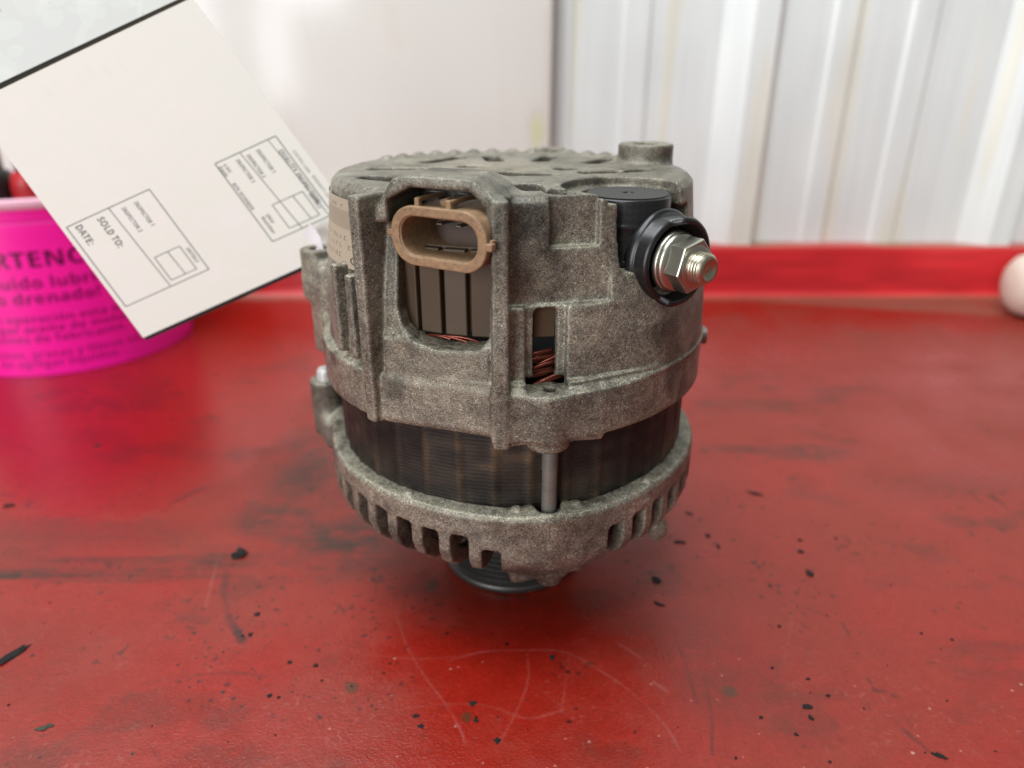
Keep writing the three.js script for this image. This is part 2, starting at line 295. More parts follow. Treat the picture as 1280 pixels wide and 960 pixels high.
// ribbed sheet metal wall
const wallMap = dataTex(1024, 512, (u, v) => {
  const n = tnoise(u * 40, v * 6, 40, 71), m = tnoise(u * 160, v * 10, 160, 72), s = tnoise(u * 24, v * 24, 24, 73), f = 0.885 + (m - 0.5) * 0.03 + (s - 0.5) * 0.03;
  const rust = sstep(0.66, 0.85, n) * 0.35; return [f, f + 0.03 - rust * 0.05, f + 0.012 - rust * 0.15];
}, true);
M.wall = phys({ map: wallMap, roughness: 0.38, specularIntensity: 0.8 });
{
  const rib = [[0, 0], [0.022, 0.012], [0.041, 0.012], [0.046, 0.0], [0.086, 0.0], [0.089, 0.0018], [0.106, 0.0018], [0.110, 0], [0.147, 0], [0.150, 0.0018], [0.168, 0.0018], [0.171, 0], [0.226, 0]];
  const prof = []; for (let k = -6; k < 4; k++) for (let i = 0; i < rib.length - 1; i++) prof.push([0.166 + k * 0.226 + rib[i][0], rib[i][1]]);
  const P = [], UV = [], I = [];
  for (let i = 0; i < prof.length - 1; i++) {
    const [x0, d0] = prof[i], [x1, d1] = prof[i + 1], o = P.length / 3;
    for (const [x, d] of [[x0, d0], [x1, d1]]) for (const y of [0.02, 1.4]) { P.push(x, y, -0.384 + d); UV.push(x / 0.5, y / 0.9); }
    I.push(o, o + 2, o + 1, o + 2, o + 3, o + 1);
  }
  const g = new THREE.BufferGeometry(); g.setAttribute('position', new THREE.Float32BufferAttribute(P, 3)); g.setAttribute('uv', new THREE.Float32BufferAttribute(UV, 2)); g.setIndex(I); g.computeVertexNormals();
  const w = part('wall', g, M.wall, scene); w.userData.kind = 'structure'; w.userData.label = 'white ribbed sheet metal wall behind the bench';
}
// smooth glossy panel in front of the wall
const panelMap = canvasTex(1024, 1024, (c, w, h) => {
  c.fillStyle = 'rgb(218,218,209)'; c.fillRect(0, 0, w, h);
  const R = rng(5);
  for (let i = 0; i < 90; i++) { const x = R() * w, y = R() * h, l = 40 + R() * 200; c.strokeStyle = `rgba(200,188,168,${0.05 + R() * 0.10})`; c.lineWidth = 2 + R() * 10; c.beginPath(); c.moveTo(x, y); c.lineTo(x + R() * 6, y + l); c.stroke(); }
  // rust runs near the right edge
  for (let i = 0; i < 60; i++) { const y = 850 + R() * 50, x = w - 14 + (R() - 0.5) * 8; c.fillStyle = `rgba(${165 + R() * 30},${130 + R() * 20},85,0.013)`; c.beginPath(); c.ellipse(x, y, 3 + R() * 5, 8 + R() * 20, 0, 0, 7); c.fill(); }
});
M.panel = phys({ map: panelMap, roughness: 0.12, specularIntensity: 0.75, clearcoat: 0.1, clearcoatRoughness: 0.08 });
const panel = thing('metal_panel', 'smooth glossy white metal panel standing in front of the ribbed wall, behind the alternator', 'panel');
{
  const g = new RoundedBoxGeometry(1.0, 0.6, 0.012, 3, 0.003); g.translate(0.0313 - 0.5, 0.0455 + 0.3, -0.374 + 0.006);
  const p = g.attributes.position, u = g.attributes.uv; for (let i = 0; i < p.count; i++) u.setXY(i, clamp((p.getX(i) + 0.469) / 0.5), clamp((p.getY(i) - 0.045) / 0.6));
  part('panel_sheet', g, M.panel, panel);
}

// ---------------------------------------------------------------- the alternator
const alt = thing('alternator', 'used car alternator with dirty cast aluminium housing standing on its pulley on the red bench', 'alternator');

// rear housing
const F = { ridgeL: fr(-37.5), ridgeR: fr(-2.5), conn: fr(-18), flat: fr(13), slot: fr(8.7), term: fr(48), rib1: fr(-45), rib2: fr(-52.5), bolt: fr(9.5), lug: fr(10), bar: fr(36) };
const shellPoly = [[0, 152.4], [56.2, 152.4], [57.9, 150.6], [59, 140], [61.7, 124], [62.9, 102.2], [65.6, 100.8], [65.7, 87.6], [58.6, 87.6], [58.6, 100], [57.5, 118], [53, 128], [53, 147.6], [0, 147.6]];
const openPoly = [[-13.2, 151.4], [-7.0, 154.6], [9.2, 154.3], [13.0, 150.6], [12.6, 116], [10.4, 113.2], [-2, 112.2], [-8, 113.6], [-11.6, 116.8], [-13.2, 121]];
const hoodPoly = [[-17.5, 149], [-12, 156.8], [-8, 157.8], [9.5, 157.6], [14.5, 154.6], [17, 150], [17, 146], [-17.5, 146]];
const capC = [33.4, 33.6];
const topHoles = [[-43, 20, -34, 26, 3.2], [-15.2, -7.2, -15, -7, 3.0], [-8, 9, 0, 10, 2.2], [1, 13.5, 9, 13, 2.8], [17.4, -0.6, 17.5, -0.4, 3.0], [24, 8.5, 34, 6.5, 2.6], [39, 5, 43, 3, 2.2], [4.2, 37, 4.8, 43, 3.4], [12.4, 46.5, 13, 49, 3.2], [-45, 0, -32, -1, 2.4], [-24, 26, -20, 32, 2.8], [-30, -20, -20, -34, 2.6], [-8, -38, -6, -24, 2.6], [10, -24, 14, -38, 2.6], [28, -18, 34, -28, 2.6]];
const lobe = (x, z) => { const q = Math.abs(Math.atan2(x, z) / D - 10) / 36; return q < 1 ? (1 - q) * (1 - q * 0.25) : 0; };
function rearField(x, y, z) {
  const r = hyp(x, z);
  const az = Math.atan2(x, z) / D, side = 2.84 * clamp((y - 100.8) / 1.4) * sstep(24, 44, az) * sstep(150, 100, az) * sstep(142, 114, y);
  let d = sdPoly(shellPoly, r - (y < 104 ? 2.6 * lobe(x, z) : 0) - side * 0.95, y) - 0.45;
  d = smin(d, sdCyl(x, y, z, 62.6 * F.bolt[0], 62.6 * F.bolt[1], 6.4, 83.4, 100.6, 0.8), 2);
  d = smin(d, boxAt(x, y, z, F.lug, -13.5, 15, 85.4, 99, 58, 66.2, 0.8), 1);
  d = smin(d, boxAt(x, y, z, F.conn, -18, 14, 87.8, 114, 54, 63.4, 0.8), 2.5);
  d = smax(d, -boxAt(x, y, z, F.conn, -18.6, 14.6, 80, 116, 63.9, 90, 0.5), 2.0);
  d = smin(d, boxAt(x, y, z, F.ridgeL, -2.1, 2.1, 87, 152.6, 57, 68.6, 0.7), 0.8);
  d = smin(d, boxAt(x, y, z, F.ridgeR, -2.5, 2.2, 84.6, 153.4, 56, 68.0, 0.8), 1.0);
  { const t = x * F.conn[1] - z * F.conn[0], n = x * F.conn[0] + z * F.conn[1]; const e = smax(sdPoly(hoodPoly, t, y) - 0.3, Math.abs(n - 53.5) - 9.6, 1.5); d = smin(d, e, 2.2); }
  d = smin(d, boxAt(x, y, z, F.flat, -15, 15.5, 126, 151.6, 51, 57.5, 0.6), 0.8);
  d = smax(d, -boxAt(x, y, z, F.flat, -15.4, 13.8, 124.6, 175, 58.7, 90, 0.4), 0.8);
  d = smax(d, -boxAt(x, y, z, F.flat, -3.2, 10.4, 139.6, 175, 56.2, 90, 0.5), 0.7);
  d = smax(d, -boxAt(x, y, z, F.slot, -5.8, 5.6, 101.4, 127, 60.2, 90, 0.5), 1.0);
  d = smax(d, -sdCyl(x, y, z, 63.6 * F.bolt[0], 63.6 * F.bolt[1], 1.7, 97, 110), 0.6);
  // ribs on the left
  d = smin(d, boxAt(x, y, z, F.rib1, -1.5, 1.5, 104, 129.5, 55, 66.4, 0.9), 0.7);
  d = smin(d, boxAt(x, y, z, F.rib2, -1.5, 1.5, 104, 131, 55, 66.4, 0.9), 0.7);
  // lugs
  d = smin(d, sdCyl(x, y, z, 47, -19, 9.6, 116, 159.2, 0.7), 3);
  { const e = sdCyl(x, y, z, -69.3, -9, 6.4, 108, 124.6, 0.6); d = smin(d, e, 3); d = smin(d, sdCyl(x, y, z, -66.2, -8.6, 7.6, 87, 114, 0.8), 5); d = smin(d, sdBox(x + 60, y - 106, z + 7, 8, 14, 9, 2), 5); }
  // openings
  { const t = x * F.conn[1] - z * F.conn[0], n = x * F.conn[0] + z * F.conn[1]; d = smax(d, -Math.max(sdPoly(openPoly, t, y) - 0.5, 42 - n), 0.9); }
  { const t = x * F.slot[1] - z * F.slot[0], n = x * F.slot[0] + z * F.slot[1]; d = smax(d, -Math.max(sdRect(t, y - 113.6, 3.3, 10.1, 1.6), 45 - n), 0.6); }
  d = smax(d, -boxAt(x, y, z, F.term, -19.4, 15.5, 131.6, 146, 34, 90, 1.2), 0.8);
  d = smax(d, -sdCyl(x, y, z, capC[0], capC[1], 13.4, 126, 175), 0.7);
  d = smax(d, -sdCyl(x, y, z, capC[0] - 2, capC[1] + 3, 17.5, 150.2, 175, 0.6), 0.7);
  d = smax(d, -boxAt(x, y, z, F.term, -19.4, 10, 140, 175, 47, 90, 1.2), 0.8);
  d = smax(d, -sdCyl(x, y, z, -69.3, -9, 3.2, 100, 140), 0.5);
  d = smax(d, -sdCyl(x, y, z, 47, -19, 4.2, 149, 170), 0.6);
  if (y > 140) for (const [ax, az, bx, bz, w] of topHoles) {
    const ex = bx - ax, ez = bz - az, q = clamp(((x - ax) * ex + (z - az) * ez) / (ex * ex + ez * ez + 1e-6)); d = smax(d, -(hyp(x - ax - ex * q, z - az - ez * q) - w * 1.3), 0.6);
  }
  // scalloped rear rim and wide notch
  if (z < -8 && y > 135) { const a = Math.atan2(x, -z) / D, k = Math.round(a / 8.2) * 8.2; const p = fr(0), ang = k * D; const cx = Math.sin(ang) * 54.2, cz = -Math.cos(ang) * 54.2; if (Math.abs(k) < 58) d = smin(d, hyp(x - cx, (y - 151.4) * 1.1, z - cz) - 3.1, 1.2); void p; }
  if (y > 140) d = smin(d, sdBox(x - 15, y - 152, z + 51, 6, 3, 2.5, 1), 1.2);
  d += (noise3(x * 0.16, y * 0.16, z * 0.16) - 0.5) * 0.12 + (noise3(x * 0.7, y * 0.7, z * 0.7) - 0.5) * 0.10;
  return d;
}
function castColour(base, dusty) {
  return (x, y, z, nx, ny, nz) => {
    const a = fbm(x * 0.05, y * 0.05, z * 0.05, 3), b = fbm(x * 0.22 + 9, y * 0.22, z * 0.22, 3), c = noise3(x * 0.9, y * 0.9, z * 0.9);
    let k = 0.9 + (a - 0.5) * 1.3 + (b - 0.5) * 0.5 + (c - 0.5) * 0.14; k = clamp(k, 0.3, 1.7);
    const grime = sstep(0.56, 0.74, fbm(x * 0.09 + 31, y * 0.07, z * 0.09, 4)); k *= 1 - 0.48 * grime;
    const wm = (noise3(x * 0.06 + 3, y * 0.06, z * 0.06) - 0.5) * 0.07; const col = [base[0] * k * (1 + wm), base[1] * k, base[2] * k * (1 - wm)];
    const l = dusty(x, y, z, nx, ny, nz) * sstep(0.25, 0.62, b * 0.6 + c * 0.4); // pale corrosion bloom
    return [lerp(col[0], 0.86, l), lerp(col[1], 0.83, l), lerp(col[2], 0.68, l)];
  };
}
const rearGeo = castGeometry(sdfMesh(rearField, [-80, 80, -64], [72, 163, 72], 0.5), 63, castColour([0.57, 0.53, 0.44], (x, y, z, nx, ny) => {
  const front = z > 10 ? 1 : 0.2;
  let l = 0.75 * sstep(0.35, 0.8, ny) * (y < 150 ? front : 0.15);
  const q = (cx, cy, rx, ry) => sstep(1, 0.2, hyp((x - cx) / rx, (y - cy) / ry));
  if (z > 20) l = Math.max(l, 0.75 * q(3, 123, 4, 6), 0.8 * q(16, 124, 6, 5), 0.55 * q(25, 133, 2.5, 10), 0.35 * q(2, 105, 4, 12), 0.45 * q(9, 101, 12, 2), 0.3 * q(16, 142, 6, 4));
  return l;
}));
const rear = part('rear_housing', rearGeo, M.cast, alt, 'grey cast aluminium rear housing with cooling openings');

// sticker wrapped on the left side of the rear housing
const stickerMap = canvasTex(512, 640, (c, w, h) => {
  c.fillStyle = 'rgb(158,145,124)'; c.fillRect(0, 0, w, h);
  const R = rng(12);
  c.fillStyle = 'rgb(140,127,108)'; c.fillRect(0, 110, w, 175);
  c.fillStyle = 'rgba(90,78,64,0.6)';
  for (const [y, s] of [[60, 30], [350, 40], [430, 40], [520, 44]]) for (let x = 40; x < 400; x += 34) if (R() > 0.25) { c.fillRect(x, y, 8, s); if (R() > 0.4) c.fillRect(x, y, 20, 7); if (R() > 0.4) c.fillRect(x, y + s - 7, 22, 7); if (R() > 0.6) c.fillRect(x + 14, y, 8, s); }
  c.lineWidth = 9; c.strokeStyle = 'rgb(60,52,44)'; c.beginPath(); c.arc(440, 560, 36, 0, 7); c.stroke();
  c.font = 'bold 52px sans-serif'; c.textAlign = 'center'; c.fillStyle = 'rgb(60,52,44)'; c.fillText('E', 440, 578);
  for (let i = 0; i < 1500; i++) { c.fillStyle = `rgba(${R() < 0.5 ? '80,70,58' : '200,186,164'},${R() * 0.35})`; c.fillRect(R() * w, R() * h, 1 + R() * 9, 1 + R() * 5); }
});
{
  const P = [], UV = [], I = [], A = 16, H = 10;
  for (let i = 0; i <= A; i++) for (let k = 0; k <= H; k++) {
    const a = lerp(-84, -40.5, i / A) * D, y = lerp(129.5, 148.6, k / H), r = (y > 140 ? lerp(59, 57.9, (y - 140) / 10.6) : lerp(61.7, 59, (y - 124) / 16)) + 1.05;
    P.push(r * Math.sin(a) * MM, y * MM, r * Math.cos(a) * MM); UV.push(i / A, k / H);
  }
  for (let i = 0; i < A; i++) for (let k = 0; k < H; k++) { const a = i * (H + 1) + k, b = a + H + 1; I.push(a, b, a + 1, b, b + 1, a + 1); }
  const g = new THREE.BufferGeometry(); g.setAttribute('position', new THREE.Float32BufferAttribute(P, 3)); g.setAttribute('uv', new THREE.Float32BufferAttribute(UV, 2)); g.setIndex(I); g.computeVertexNormals();
  part('sticker', g, std({ map: stickerMap, roughness: 0.55, side: THREE.DoubleSide }), rear, 'worn beige paper sticker with faded print');
}

// stator core
const lamMap = dataTex(1024, 512, (u, v) => {
  const l = tnoise(3, v * 128, 128, 81) - 0.5, l2 = tnoise(u * 900, v * 170, 900, 82) - 0.5, m = tnoise(u * 18, v * 3, 18, 83), f = tnoise(u * 90, v * 12, 90, 84), k = u * 36 - Math.floor(u * 36), weld = sstep(0.17, 0.04, Math.abs(k - 0.5)) * (0.25 + 0.5 * m * f * 1.6);
  let L = 0.165 + l * 0.02 + l2 * 0.07 + (m - 0.5) * 0.16 + (f - 0.5) * 0.10 + 0.05 * (tnoise(u * 36, v * 2, 36, 86) - 0.5); 
  const rust = clamp(weld + sstep(0.62, 0.85, m * 0.6 + f * 0.4) * 0.4);
  return [L * 1.04 + rust * 0.13, L * 0.91 + rust * 0.09, L * 0.74 + rust * 0.045];
}, true);
const lamBump = dataTex(512, 512, (u, v) => { const h = (Math.floor(v * 64) % 2 ? 0.7 : 0.3) + (tnoise(u * 120, v * 256, 120, 85) - 0.5) * 0.5; return [h, h, h]; });
{
  const P = [], UV = [], I = [], A = 432, H = 2;
  for (let i = 0; i <= A; i++) { const a = i / A * 2 * Math.PI, k = (i / A * 36) % 1, gr = 0.4 - 0.5 * sstep(0.14, 0.0, Math.abs(k - 0.5) - 0.03); for (let h = 0; h <= H; h++) { const r = 61.9 - gr; P.push(r * Math.sin(a) * MM, lerp(52, 92, h / H) * MM, r * Math.cos(a) * MM); UV.push(i / A, h / H); } }
  for (let i = 0; i < A; i++) for (let k = 0; k < H; k++) { const a = i * (H + 1) + k, b = a + H + 1; I.push(a, b, a + 1, b, b + 1, a + 1); }
  const g = new THREE.BufferGeometry(); g.setAttribute('position', new THREE.Float32BufferAttribute(P, 3)); g.setAttribute('uv', new THREE.Float32BufferAttribute(UV, 2)); g.setIndex(I); g.computeVertexNormals();
  part('stator_core', g, std({ map: lamMap, bumpMap: lamBump, bumpScale: 0.00008, roughness: 0.62, metalness: 0.3 }), alt, 'dark brown laminated stator core with vertical weld lines');
}
// inner parts: near-black core painting the shade behind the openings, copper winding
{
  const pts = [[0, 34], [20, 36], [22, 45], [54, 47], [58, 50], [58, 59], [53, 60], [50, 100], [44, 108], [20, 110], [0, 110]].map((p) => new THREE.Vector2(p[0] * MM, p[1] * MM));
  part('dark_rotor_fill', new THREE.LatheGeometry(pts, 64), M.void, alt);
  const R = rng(31), list = [];
  for (let i = 0; i < 90; i++) {
    const a0 = lerp(-55, 45, R()) * D, sp = (12 + R() * 10) * D, r0 = 52.5 + R() * 4, h0 = 100 + R() * 8, c = [];
    for (let k = 0; k <= 6; k++) { const t = k / 6, a = a0 + sp * (t - 0.5), r = r0 + Math.sin(t * Math.PI) * 1.2; c.push(new THREE.Vector3(r * Math.sin(a), h0 + (t - 0.5) * 4.5 + Math.sin(t * Math.PI) * 1.2, r * Math.cos(a)).multiplyScalar(MM)); }
    list.push(new THREE.TubeGeometry(new THREE.CatmullRomCurve3(c), 14, 0.0006, 8));
  }
  for (const [a0, a1, h0, h1] of [[-27, -13, 112.8, 112.2], [-20, -7, 113.4, 111.6], [-30, -18, 111.8, 112.6]]) { const c = []; for (let k = 0; k <= 6; k++) { const t = k / 6, a = lerp(a0, a1, t) * D; c.push(new THREE.Vector3(56 * Math.sin(a), lerp(h0, h1, t) + Math.sin(t * 3.1) * 0.9, 56 * Math.cos(a)).multiplyScalar(MM)); } list.push(new THREE.TubeGeometry(new THREE.CatmullRomCurve3(c), 14, 0.00045, 7)); }
  const w = part('copper_winding', mergeGeometries(list), M.copper, alt, 'red copper windings seen through the openings'); w.userData.kind = 'stuff';
}
// finned heat sink behind the connector opening
{
  const hs = new THREE.Group(); hs.name = 'heat_sink'; hs.userData.label = 'brown finned plate below the connector'; alt.add(hs);
  const backing = new THREE.CylinderGeometry(0.0548, 0.0548, 0.024, 40, 1, true, -42 * D, 62 * D); backing.translate(0, 0.127, 0); part('backing', backing, M.tanDark, hs);
  const slab = new RoundedBoxGeometry(0.0065, 0.0245, 0.0022, 2, 0.0005);
  for (const a of [-38.9, -31.2, -23.5, -15.8, -8.1, 1, 9]) { const m = part('fin', slab, M.fin, hs); m.position.set(0.0560 * Math.sin(a * D), 0.1265, 0.0560 * Math.cos(a * D)); m.rotation.y = a * D; }
}
// oval connector
{
  const c = new THREE.Group(); c.name = 'connector'; c.userData.label = 'tan plastic oval plug socket'; alt.add(c);
  const a = -18.0 * D; c.position.set(0.0655 * Math.sin(a) + 0.0013, 0.1430, 0.0655 * Math.cos(a)); c.rotation.y = -31 * D; c.scale.set(1.13, 1.05, 1);
  const oval = (w, h, r) => { const s = new THREE.Shape(); s.moveTo(-w + r, -h); s.lineTo(w - r, -h); s.absarc(w - r, -h + r, r, -Math.PI / 2, 0); s.absarc(w - r, h - r, r, 0, Math.PI / 2); s.lineTo(-w + r, h); s.absarc(-w + r, h - r, r, Math.PI / 2, Math.PI); s.absarc(-w + r, -h + r, r, Math.PI, 1.5 * Math.PI); return s; };
  const shell = oval(0.0124, 0.0066, 0.0058); shell.holes.push(oval(0.0111, 0.0053, 0.0047));
  const g = new THREE.ExtrudeGeometry(shell, { depth: 0.017, bevelEnabled: true, bevelSize: 0.0005, bevelThickness: 0.0005, bevelSegments: 3, curveSegments: 16 }); g.translate(0, 0, -0.0175);
  part('shell', g, M.tan, c);
  const rim = oval(0.0129, 0.0070, 0.0062); rim.holes.push(oval(0.0113, 0.0054, 0.0048));
  const rg = new THREE.ExtrudeGeometry(rim, { depth: 0.0009, bevelEnabled: true, bevelSize: 0.0004, bevelThickness: 0.0004, bevelSegments: 3, curveSegments: 18 }); rg.translate(0, 0, -0.0009); part('rim', rg, M.tan, c);
  const bk = new THREE.ExtrudeGeometry(oval(0.0114, 0.0056, 0.005), { depth: 0.001, bevelEnabled: false, curveSegments: 12 }); bk.translate(0, 0, -0.0168); part('socket_floor', bk, std({ color: lin(0.10, 0.065, 0.05), roughness: 0.5 }), c);
  for (const x of [-0.0055, 0, 0.0055]) { const p = part('pin', new RoundedBoxGeometry(0.0016, 0.0006, 0.007, 1, 0.0002), M.steel, c); p.position.set(x, 0.0016, -0.0125); }
  const bx = (w, h, d, x, y, z, rz = 0, name = 'tab') => { const m = part(name, new RoundedBoxGeometry(w, h, d, 2, Math.min(w, h, d) * 0.25), M.tan, c); m.position.set(x, y, z); m.rotation.z = rz; return m; };
  bx(0.0020, 0.0018, 0.0022, -0.0137, 0.0003, -0.0006); bx(0.0020, 0.0020, 0.0022, 0.0137, -0.0004, -0.0006); bx(0.0012, 0.0010, 0.006, 0.0134, 0.0005, -0.004);
  bx(0.0013, 0.0030, 0.0016, -0.0062, 0.0077, -0.0016); bx(0.0013, 0.0010, 0.011, -0.0062, 0.0088, -0.007); bx(0.0014, 0.0030, 0.0016, 0.0026, 0.0078, -0.0016); bx(0.0012, 0.0010, 0.011, 0.0028, 0.0088, -0.007);
  bx(0.0026, 0.0026, 0.004, -0.0008, 0.0076, -0.0065, 0.35, 'latch');
  for (const [x, w] of [[-0.012, 0.004], [-0.004, 0.003], [0.003, 0.003]]) { const m = bx(w, 0.0055, 0.003, x, 0.0055, -0.0175, 0, 'clip'); m.material = M.tanDark; }
}
// black round cover and output terminal
{
  const p = [[0.0001, 122], [12.6, 122], [12.6, 131.5], [12.9, 131.8], [12.9, 133.2], [12.4, 133.5], [12.4, 141.6], [12.8, 142], [12.8, 143.2], [12.4, 143.6], [12.4, 149.4], [11.8, 150.1], [1.6, 150.2], [1.4, 149.4], [0.0001, 149.3]].map((q) => new THREE.Vector2(q[0] * MM, q[1] * MM));
  const g = new THREE.LatheGeometry(p, 56); g.translate(capC[0] * MM, 0, capC[1] * MM);
  const cover = part('round_cover', g, M.capBlack, alt, 'round black plastic cover set into the top of the housing');
  const dt = new THREE.RingGeometry(0.0017, 0.0117, 48, 1); dt.rotateX(-Math.PI / 2); dt.translate(capC[0] * MM, 0.1503, capC[1] * MM); part('dusty_top', dt, std({ color: lin(0.085, 0.082, 0.074), map: dustMap, roughness: 0.8 }), cover);
  const t = new THREE.Group(); t.name = 'output_terminal'; t.userData.label = 'zinc nut and threaded stud in a black rubber collar'; alt.add(t);
  t.position.set(0.0418, 0.1335, 0.0422); t.rotation.y = 37 * D; // z points outwards
  const lathe = (pts, seg = 56) => { const q = new THREE.LatheGeometry(pts.map((v) => new THREE.Vector2(v[0] * MM, v[1] * MM)), seg); q.rotateX(Math.PI / 2); return q; };
  // collar: a cup with an uneven, notched lip
  const cup = lathe([[6, -4], [10.4, -4], [10.6, -1.4], [12.6, -0.8], [13.0, 0], [13.0, 1.2], [12.4, 1.9], [12.0, 2.4], [11.9, 7.2], [11.4, 8.2], [10.5, 8.5], [9.9, 8.0], [9.7, 4.2], [4, 4.0]], 72);
  { const q = cup.attributes.position; for (let i = 0; i < q.count; i++) { const x = q.getX(i), y = q.getY(i), z = q.getZ(i), an = Math.atan2(y, x) / D; if (z > 0.0045) { const rt = sstep(108, 100, Math.abs(an + 8)); q.setZ(i, z - (1 - rt) * 0.0022 + rt * 0.0006); q.setX(i, x * (1 + rt * 0.05)); q.setY(i, y * (1 + rt * 0.07)); } else if (hyp(x, y) > 0.0121) { const e = 1 + 0.07 * sstep(60, 20, Math.abs(an - 75)) + 0.07 * sstep(70, 25, Math.abs(an + 95)); q.setX(i, x * e); q.setY(i, y * e); } } cup.computeVertexNormals(); }
  part('rubber_collar', cup, std({ color: lin(0.017, 0.017, 0.0165), map: dustMap, roughnessMap: dustMap, roughness: 0.75 }), t);
  part('base_block', new RoundedBoxGeometry(0.020, 0.017, 0.012, 3, 0.002).translate(0, 0, -0.009), M.black, t);
  part('washer', lathe([[3.6, 5.2], [8.4, 5.2], [8.7, 5.6], [8.6, 6.8], [8.0, 7.2], [3.6, 7.2]]), M.zinc, t);
  const nut = new THREE.Group(); nut.name = 'nut'; t.add(nut); nut.userData.label = 'shiny zinc plated flange nut';
  part('flange', lathe([[3.8, 7.0], [8.1, 7.0], [8.3, 7.6], [8.0, 8.5], [6.4, 9.5], [3.8, 9.5]]), M.zinc, nut);
  const hex = []; // hexagonal body with chamfered end
  { const sh = new THREE.Shape(); for (let k = 0; k < 6; k++) { const q = (k * 60 + 12) * D; sh[k ? 'lineTo' : 'moveTo'](0.0072 * Math.cos(q), 0.0072 * Math.sin(q)); } sh.closePath(); const hole = new THREE.Path(); hole.absarc(0, 0, 0.0042, 0, 7); sh.holes.push(hole); hex.push(new THREE.ExtrudeGeometry(sh, { depth: 0.0038, bevelEnabled: true, bevelSize: 0.0004, bevelThickness: 0.0009, bevelSegments: 3, curveSegments: 24 }).translate(0, 0, 0.0092)); }
  part('hexagon', hex[0], M.zinc, nut);
  part('crown', lathe([[4.1, 14.4], [5.7, 14.3], [5.9, 13.6], [6.2, 13.2]]), M.zinc, nut);
  const th = [[0.0001, 4], [3.9, 4]]; for (let z = 12; z < 17.2; z += 0.95) th.push([3.85, z], [4.35, z + 0.42], [4.35, z + 0.52]); th.push([3.8, 18.0], [3.2, 18.6], [2.4, 18.2], [1.6, 17.5], [0.0001, 17.8]);
  part('stud', lathe(th, 40), M.brass, t, 'brassy threaded stud with a dented end');
}
// through bolts
{
  const th = [[0.0001, 48], [2.25, 48], [2.25, 77.5]]; for (let y = 76; y < 90; y += 0.9) th.push([1.95, y], [2.45, y + 0.45]); th.push([0.0001, 90.4]);
  const g = new THREE.LatheGeometry(th.map((q) => new THREE.Vector2(q[0] * MM, q[1] * MM)), 24);
  const boltMat = std({ color: lin(0.42, 0.39, 0.33), map: dustMap, roughness: 0.6, metalness: 0.45 });
  for (const q of [9.8, 129.8, 249.8]) { const m = part('through_bolt', g, boltMat, alt); m.position.set(0.0645 * Math.sin(q * D), 0, 0.0645 * Math.cos(q * D)); }
}
// front housing
const frontPoly = [[61.2, 62], [65.8, 62], [66.4, 61.2], [66.4, 47.5], [65, 43.4], [60.5, 38.6], [53, 34.8], [44, 32.6], [20, 32], [20, 35.4], [43, 36.2], [51, 38.4], [57.4, 42.4], [61.4, 47], [62.6, 52], [61.2, 56]];
function frontField(x, y, z) {
  const r = hyp(x, z), phi = Math.atan2(x, z) / D;
  let d = sdPoly(frontPoly, r - (y > 40 ? 3.2 * lobe(x, z) : 0), y) - 0.6;
  const per = 360 / 43, k = Math.round((phi + 5.3) / per), dp = (phi + 5.3 - k * per) * D, tt = r * dp;
  const topH = Math.abs(phi + 5.3) < 3 ? 50.6 : 54.4 + 1.2 * sstep(20, 45, Math.abs(phi));
  if (k < 1 || k > 3) d = smax(d, -Math.max(sdRect(tt, y - (topH - 30), 2.9 * clamp(r / 66, 0.5, 1), 30, 1.4), 37 - r), 0.6);
  // mounting lug in front
  let e = boxAt(x, y, z, F.lug, -12, 10.5, 45.5, 61.6, 50, 67.8, 1.2);
  e = smin(e, boxAt(x, y, z, F.lug, -7.5, 6.5, 37, 50, 50, 66.0, 2.0), 1.0);
  e = smin(e, sdCyl(x, y, z, 61 * F.lug[0] + 1.2, 61 * F.lug[1], 4.2, 33.2, 46, 1.4), 2.2);
  e = smin(e, boxAt(x, y, z, F.lug, 4, 11.5, 38, 48, 50, 65.2, 1.8), 1.2);
  e = smin(e, sdBox(x * F.lug[1] - z * F.lug[0] + 9, y - 40.5, x * F.lug[0] + z * F.lug[1] - 61, 2.8, 5, 3.5, 1.8), 2.0);
  d = smin(d, e, 2.2);
  // corner of the rim at the lug
  d = smin(d, sdCyl(x, y, z, 63 * F.lug[0], 63 * F.lug[1], 5.6, 50, 62.4, 0.8), 4);
  d = smax(d, -sdCyl(x, y, z, 64.3 * F.bolt[0], 64.3 * F.bolt[1], 3.7, 54, 80), 0.7);
  d = smax(d, -boxAt(x, y, z, F.bolt, -4.2, 4.6, 60.3, 70, 55, 63.4, 0.4), 0.4);
  for (const q of [1.2, 17.5, -30, 42]) d = smin(d, hyp(x - 64.2 * Math.sin(q * D), (y - 62.4) * 1.3, z - 64.2 * Math.cos(q * D)) - 1.9, 0.8);
  d = smin(d, boxAt(x, y, z, F.bar, -4, 5, 57.2, 58.4, 60, 67.7, 0.5), 0.6);
  d = smin(d, hyp(x - 62 * Math.sin(55 * D), (y - 36) * 0.7, z - 62 * Math.cos(55 * D)) - 3.6, 2);
  // lug on the left
  d = smin(d, sdCyl(x, y, z, -71.5, -8.5, 6.4, 52, 74, 0.8), 3); d = smin(d, sdBox(x + 66, y - 54, z + 8, 6, 6, 9, 2), 5);
  d += (noise3(x * 0.16, y * 0.16 + 50, z * 0.16) - 0.5) * 0.15 + (noise3(x * 0.6, y * 0.6, z * 0.6) - 0.5) * 0.12;
  return d;
}
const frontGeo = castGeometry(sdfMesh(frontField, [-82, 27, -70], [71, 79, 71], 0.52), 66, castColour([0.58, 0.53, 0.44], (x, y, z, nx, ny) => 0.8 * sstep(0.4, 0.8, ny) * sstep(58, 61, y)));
part('front_housing', frontGeo, M.cast, alt, 'cast aluminium front housing with a ring of vent slots');
